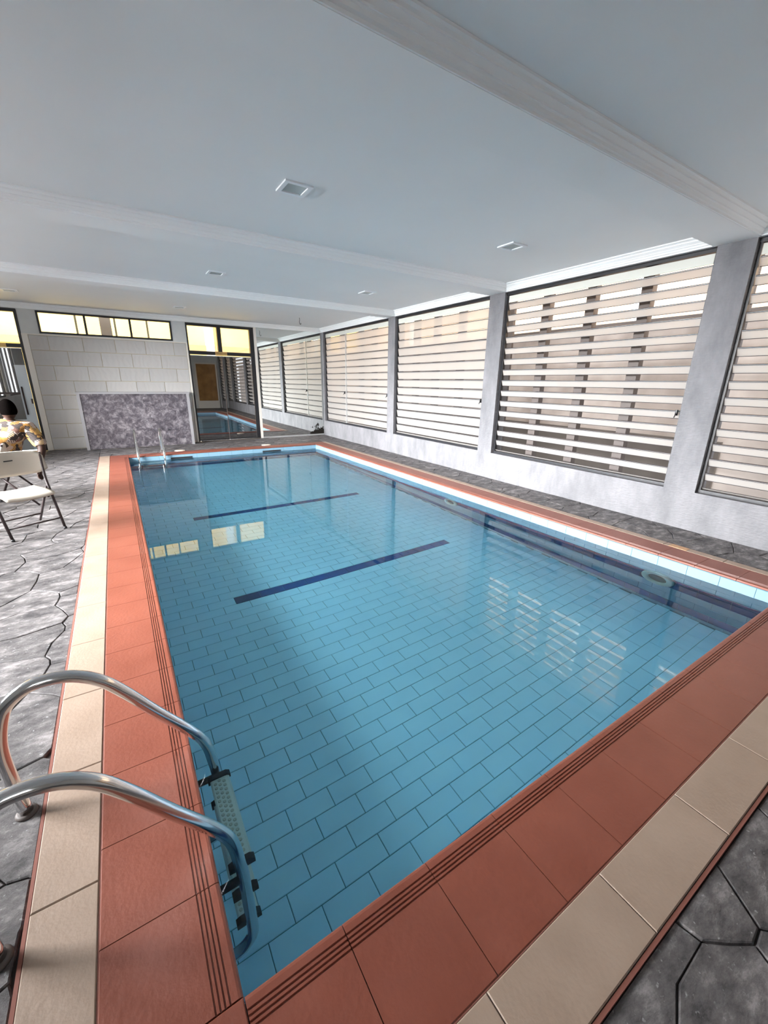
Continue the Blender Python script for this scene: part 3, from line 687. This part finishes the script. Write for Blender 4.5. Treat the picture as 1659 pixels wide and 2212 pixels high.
LL = [((1.39, 3.50), 'square white ceiling light nearest the camera, with a grey diffuser'), ((3.80, 3.49), 'square ceiling light near the open louvre window, almost flush with the ceiling'),
      ((1.42, 6.58), 'square white ceiling light in the middle bay on the left'), ((3.74, 6.45), 'faint square ceiling light in the middle bay on the right'),
      ((1.37, 9.95), 'square ceiling light in the far bay above the marbled counter'), ((-1.24, 9.88), 'square ceiling light in the far bay at the left edge by the TOILET door')]
for k, (p, l) in enumerate(LL):
    o = l0 if k == 0 else copy_tree(l0); o.location = (*p, ZC); o['label'] = l
hk = MB().tube(smooth_path([(0, 0, .004), (.002, 0, -.05), (-.006, 0, -.09), (.006, 0, -.13), (.028, 0, -.135), (.03, 0, -.11)], 5), .0055, 8).build('ceiling_hook', M_rubber, None, (3.87, 9.8, ZC)); tag(hk, 'thin dark wire hook hanging from the ceiling before the mirror', 'hook')

# ------------------------------------------------------------------ outside
for y, l in ((2.85, 'brown grey steel post behind the open louvres, nearest to the right pillar'), (3.54, 'brown grey steel post behind the open louvres, second from the right pillar'),
             (4.22, 'brown grey steel post behind the open louvres, third from the right pillar'), (4.90, 'brown grey steel post at the left edge of the open louvre window'),
             (5.99, 'steel post dimly seen through the right part of the second louvre window'), (6.69, 'steel post dimly seen through the middle of the second louvre window'), (7.34, 'steel post dimly seen through the left part of the second louvre window'),
             (9.04, 'steel post dimly seen through the right part of the farthest louvre window'), (9.69, 'steel post dimly seen in the farthest louvre window beside its mullion'), (10.75, 'steel post dimly seen behind the narrow louvre panel next to the mirror')):
    o = MB().box(0, .10, -.062, .062, -.12, 2.95).build('guard_post', M_post, None, (5.40, y, 0)); tag(o, l, 'post', 'guard posts outside the louvre windows')
fence = MB().box(6.6, 6.75, -6, 16, -.12, 2.34).build('boundary_wall', M_fence); tag(fence, 'weathered brown grey boundary wall seen between the open louvres', 'wall')
MB().box(6.57, 6.78, -6, 16, 2.34, 2.41).build('coping', M_post, fence)
MB().box(6.56, 6.6, 2.15, 16, -.12, .82).build('plinth', M_dark, fence)
nb = MB().box(9.5, 10, -8, 18, -.12, 7).build('neighbour_house', M_yel2); tag(nb, 'peach coloured neighbouring house seen above the boundary wall', 'building')
for y in (1, 5, 9, 13): MB().box(9.44, 9.5, y-.2, y+.2, -.12, 7).build('pilaster', M_whitep, nb)
yh = MB().box(-8, 8, 14.6, 15, -.12, 5.5).build('yellow_house', M_yel); tag(yh, 'bright yellow rendered house behind the far windows', 'building')
MB().box(-8, 8, 14.5, 14.6, 2.35, 2.52).build('string_course', mat('tan_band', (.42, .25, .12), .8), yh)
for x in (-3.2, 2.75, 5.2): MB().box(x-.12, x+.12, 14.48, 14.6, -.12, 5.5).build('pilaster', M_cream2, yh)
col_ = MB().box(-.05, .17, 12.1, 12.35, -.12, 3.6).build('outside_column', M_post); tag(col_, 'grey column standing outside the strip window of the far wall', 'column')

# ------------------------------------------------------------------ folding chairs
def make_chair():
    t = thing('folding_chair', 'empty cream plastic folding chair with brown tubular legs, facing the camera', 'chair', (0, 0, 0), 0, 'cream folding chairs')
    for s in (1, -1):
        x = .222*s
        MB().tube([(x, -.245, .012), (x*1.06, -.04, .49), (x*1.08, -.02, .54), (x*1.20, .05, .77)], .0125, 10).build('front_leg', M_tube, t)
        MB().tube([(x*.9, -.10, .435), (x*.93, .245, .012)], .0115, 10).build('rear_leg', M_tube, t)
        MB().lathe([(.015, 0), (.015, .02)], (x, -.25, -.0), (0, 0, 1), 10).build('foot_cap', M_rubber, t)
    MB().tube([(-.222, -.20, .11), (.222, -.20, .11)], .008, 8).build('crossbar', M_tube, t)
    MB().tube([(-.205, .175, .10), (.205, .175, .10)], .008, 8).build('crossbar', M_tube, t)
    # seat: a shallow dished pad with rounded rim
    nx, ny = 16, 12; up = []; lo = []
    for j in range(ny+1):
        for i in range(nx+1):
            a, b = -1+2*i/nx, -1+2*j/ny; k = 1-.10*max(0, b)*abs(a)**2
            x, y = .200*a*k, -.075+.195*b
            rim = max(abs(a)**6, abs(b)**6); z = .436-.016*(1-a*a)+.006*b-.012*rim - (.018*max(0, -b)**3)
            up.append((x, y, z)); lo.append((x*.985, y*.98-.002, z-.026+.010*rim))
    N = nx+1; mb = MB(); q = [(j*N+i, j*N+i+1, (j+1)*N+i+1, (j+1)*N+i) for j in range(ny) for i in range(nx)]; K = len(up)
    rimi = [i for i in range(N)] + [j*N+nx for j in range(1, ny+1)] + [ny*N+i for i in range(nx-1, -1, -1)] + [j*N for j in range(ny-1, 0, -1)]
    mb.add(up+lo, q+[tuple(K+i for i in reversed(f)) for f in q]+[(rimi[k], rimi[(k+1) % len(rimi)], K+rimi[(k+1) % len(rimi)], K+rimi[k]) for k in range(len(rimi))], 0, True)
    mb.build('seat', M_chairp, t)
    # backrest: curved panel
    fr, bk = [], []
    nz = 8
    for j in range(nz+1):
        for i in range(nx+1):
            a, b = -1+2*i/nx, j/nz
            z0 = .565+.018*abs(a)**3 + (.03*abs(a)**10); z1 = .80-.012*a*a-.05*abs(a)**10
            z = z0+(z1-z0)*b; x = .282*a; y = .002+.065*(1-a*a)*1.0+.06*(b-.3) - (.008 if j == nz else 0)
            fr.append((x, y-.011, z)); bk.append((x, y+.011, z))
    mb = MB(); q = [(j*N+i, j*N+i+1, (j+1)*N+i+1, (j+1)*N+i) for j in range(nz) for i in range(nx)]; K = len(fr)
    rimi = [i for i in range(N)] + [j*N+nx for j in range(1, nz+1)] + [nz*N+i for i in range(nx-1, -1, -1)] + [j*N for j in range(nz-1, 0, -1)]
    mb.add(fr+bk, q+[tuple(K+i for i in reversed(f)) for f in q]+[(rimi[k], rimi[(k+1) % len(rimi)], K+rimi[(k+1) % len(rimi)], K+rimi[k]) for k in range(len(rimi))], 0, True)
    br = mb.build('backrest', M_chairp, t)
    MB().box(-.035, .035, .053, .062, .712, .722).build('hand_slot', M_rubber, br)  # no real hole: dark box painted as the shade within it
    return t
ch = make_chair(); ch.location = (-.964, 5.32, -.009); ch.rotation_euler = (0, 0, math.radians(28.9))
c2 = copy_tree(ch); c2.location = (-1.20, 6.57, -.009); c2.rotation_euler = (0, 0, math.radians(-97)); c2['label'] = 'cream folding chair turned sideways under the seated person at the left edge'

# ------------------------------------------------------------------ seated person
def skin(name, nodes, edges_, mt, parent=None, sub=2, root=0):
    me = bpy.data.meshes.new(name); me.from_pydata([n[0] for n in nodes], edges_, []); o = bpy.data.objects.new(name, me); COL.objects.link(o)
    sk = o.modifiers.new('skin', 'SKIN'); sk.use_smooth_shade = True; o.modifiers.new('sub', 'SUBSURF').levels = sub
    for i, n in enumerate(nodes):
        r = n[1]; me.skin_vertices[0].data[i].radius = r if isinstance(r, tuple) else (r, r); me.skin_vertices[0].data[i].use_root = (i == root)
    dg = bpy.context.evaluated_depsgraph_get(); m2 = bpy.data.meshes.new_from_object(o.evaluated_get(dg)); bpy.data.objects.remove(o)
    m2.materials.clear(); m2.materials.append(mt); m2.polygons.foreach_set('use_smooth', [True]*len(m2.polygons)); return m2
PX, PY = -1.24, 6.56
N = [((-1.26, 6.56, .53), (.165, .125)), ((-1.22, 6.54, .68), (.165, .115)), ((-1.17, 6.51, .82), (.175, .115)), ((-1.115, 6.49, .935), (.145, .095)), ((-1.095, 6.49, 1.0), .064), ((-1.085, 6.51, 1.06), .060),
     ((-.935, 6.45, .915), .075), ((-.86, 6.40, .79), .056), ((-.835, 6.37, .69), .045), ((-.875, 6.35, .57), .040), ((-.905, 6.34, .46), .030),
     ((-1.29, 6.53, .935), .075), ((-1.40, 6.57, .80), .056), ((-1.45, 6.61, .69), .045), ((-1.45, 6.74, .62), .036), ((-1.44, 6.85, .60), .027),
     ((-1.34, 6.64, .50), .095), ((-1.50, 6.93, .50), .068), ((-1.52, 6.96, .27), .052), ((-1.52, 6.97, .06), .038), ((-1.56, 7.09, .03), .035),
     ((-1.38, 6.50, .50), .095), ((-1.72, 6.66, .50), .068), ((-1.74, 6.68, .27), .052), ((-1.74, 6.68, .06), .038), ((-1.80, 6.79, .03), .035)]
Eg = [(0, 1), (1, 2), (2, 3), (3, 4), (4, 5), (3, 6), (6, 7), (7, 8), (8, 9), (9, 10), (3, 11), (11, 12), (12, 13), (13, 14), (14, 15), (0, 16), (16, 17), (17, 18), (18, 19), (19, 20), (0, 21), (21, 22), (22, 23), (23, 24), (24, 25)]
# hands: palm and five fingers, right hand hanging, left hand resting on the thigh
def hand(base, wrist, dirn, side, nodes, eds):
    d = Vector(dirn).normalized(); s = Vector(side).normalized(); n = d.cross(s); w = Vector(wrist)
    p = len(nodes); nodes.append((tuple(w+d*.05), (.036, .018))); eds.append((base, p))
    for k, (off, ln) in enumerate(((-.028, .062), (-.010, .074), (.010, .070), (.027, .056))):
        a = w+d*.085+s*off; i = len(nodes); nodes.append((tuple(a), .0095)); eds.append((p, i))
        b = a+(d*.9+n*.3)*ln*.5; nodes.append((tuple(b), .0085)); eds.append((i, i+1)); c = b+(d*.7+n*.7)*ln*.45; nodes.append((tuple(c), .007)); eds.append((i+1, i+2))
    a = w+d*.03-s*.038+n*.008; i = len(nodes); nodes.append((tuple(a), .012)); eds.append((p, i)); nodes.append((tuple(a+(d*.7-s*.5+n*.3)*.05), .009)); eds.append((i, i+1))
hand(10, N[10][0], (-.12, -.05, -1), (.5, .85, 0), N, Eg)
hand(15, N[15][0], (.0, 1, -.25), (1, 0, 0), N, Eg)
pm = skin('person', N, Eg, M_skin)
# head: ellipsoid with nose, ears, brow, eyes, joined to the body mesh
bm = bmesh.new(); bm.from_mesh(pm)
HC = Vector((-1.085, 6.52, 1.135)); hd = Matrix.Translation(HC) @ Matrix.Rotation(math.radians(18), 4, 'Z')
def ball(scale, off, seg=20):
    r_ = bmesh.ops.create_uvsphere(bm, u_segments=seg, v_segments=seg//2+2, radius=1); bmesh.ops.transform(bm, matrix=hd @ Matrix.Translation(off) @ Matrix.Diagonal((*scale, 1)), verts=r_['verts']); return r_['verts']
vs = ball((.074, .096, .112), (0, 0, 0), 28)
ball((.052, .06, .06), (0, .035, -.065)); ball((.013, .022, .022), (0, .098, -.012), 12); ball((.028, .012, .010), (0, .084, -.052), 12)
for s in (1, -1): ball((.010, .022, .032), (s*.076, -.006, -.008), 12); ball((.013, .010, .009), (s*.030, .085, .012), 12)
for f in bm.faces: f.smooth = True
bm.to_mesh(pm); bm.free()
person = link('person', pm); tag(person, 'person in a brown and yellow patterned shirt seated on a folding chair, back turned', 'person')
bm = bmesh.new(); r_ = bmesh.ops.create_uvsphere(bm, u_segments=28, v_segments=18, radius=1)
bmesh.ops.delete(bm, geom=[v for v in bm.verts if v.co.z < -.62 or (v.co.z < -.1 and v.co.y > .2) or (v.co.y > .55 and v.co.z < .45)], context='VERTS')
bmesh.ops.transform(bm, matrix=hd @ Matrix.Translation((0, -.004, .006)) @ Matrix.Diagonal((.081, .103, .118, 1)), verts=bm.verts)
hm = bpy.data.meshes.new('hair'); bm.to_mesh(hm); bm.free(); hm.materials.append(M_hair); hm.polygons.foreach_set('use_smooth', [True]*len(hm.polygons)); link('hair', hm, person)
def grow(n, d): r = n[1]; return (n[0], tuple(x+d for x in r) if isinstance(r, tuple) else r+d)
SN = [grow(N[i], .045) for i in (0, 1, 2)] + [grow(N[3], .022)] + [((-1.092, 6.495, 1.02), .080), grow(N[6], .026), ((-.862, 6.40, .79), .082), ((-.838, 6.372, .70), .078), grow(N[11], .026), ((-1.40, 6.57, .80), .082), ((-1.445, 6.605, .70), .078)]
link('shirt', skin('shirt', SN, [(0, 1), (1, 2), (2, 3), (3, 4), (3, 5), (5, 6), (6, 7), (3, 8), (8, 9), (9, 10)], M_shirt), person)
TN = [grow(N[0], .012)] + [grow(N[i], .016) for i in (16, 17, 18)] + [((-1.52, 6.97, .12), .062)] + [grow(N[i], .016) for i in (21, 22, 23)] + [((-1.74, 6.68, .12), .062)]
link('trousers', skin('trousers', TN, [(0, 1), (1, 2), (2, 3), (3, 4), (0, 5), (5, 6), (6, 7), (7, 8)], M_trous), person)
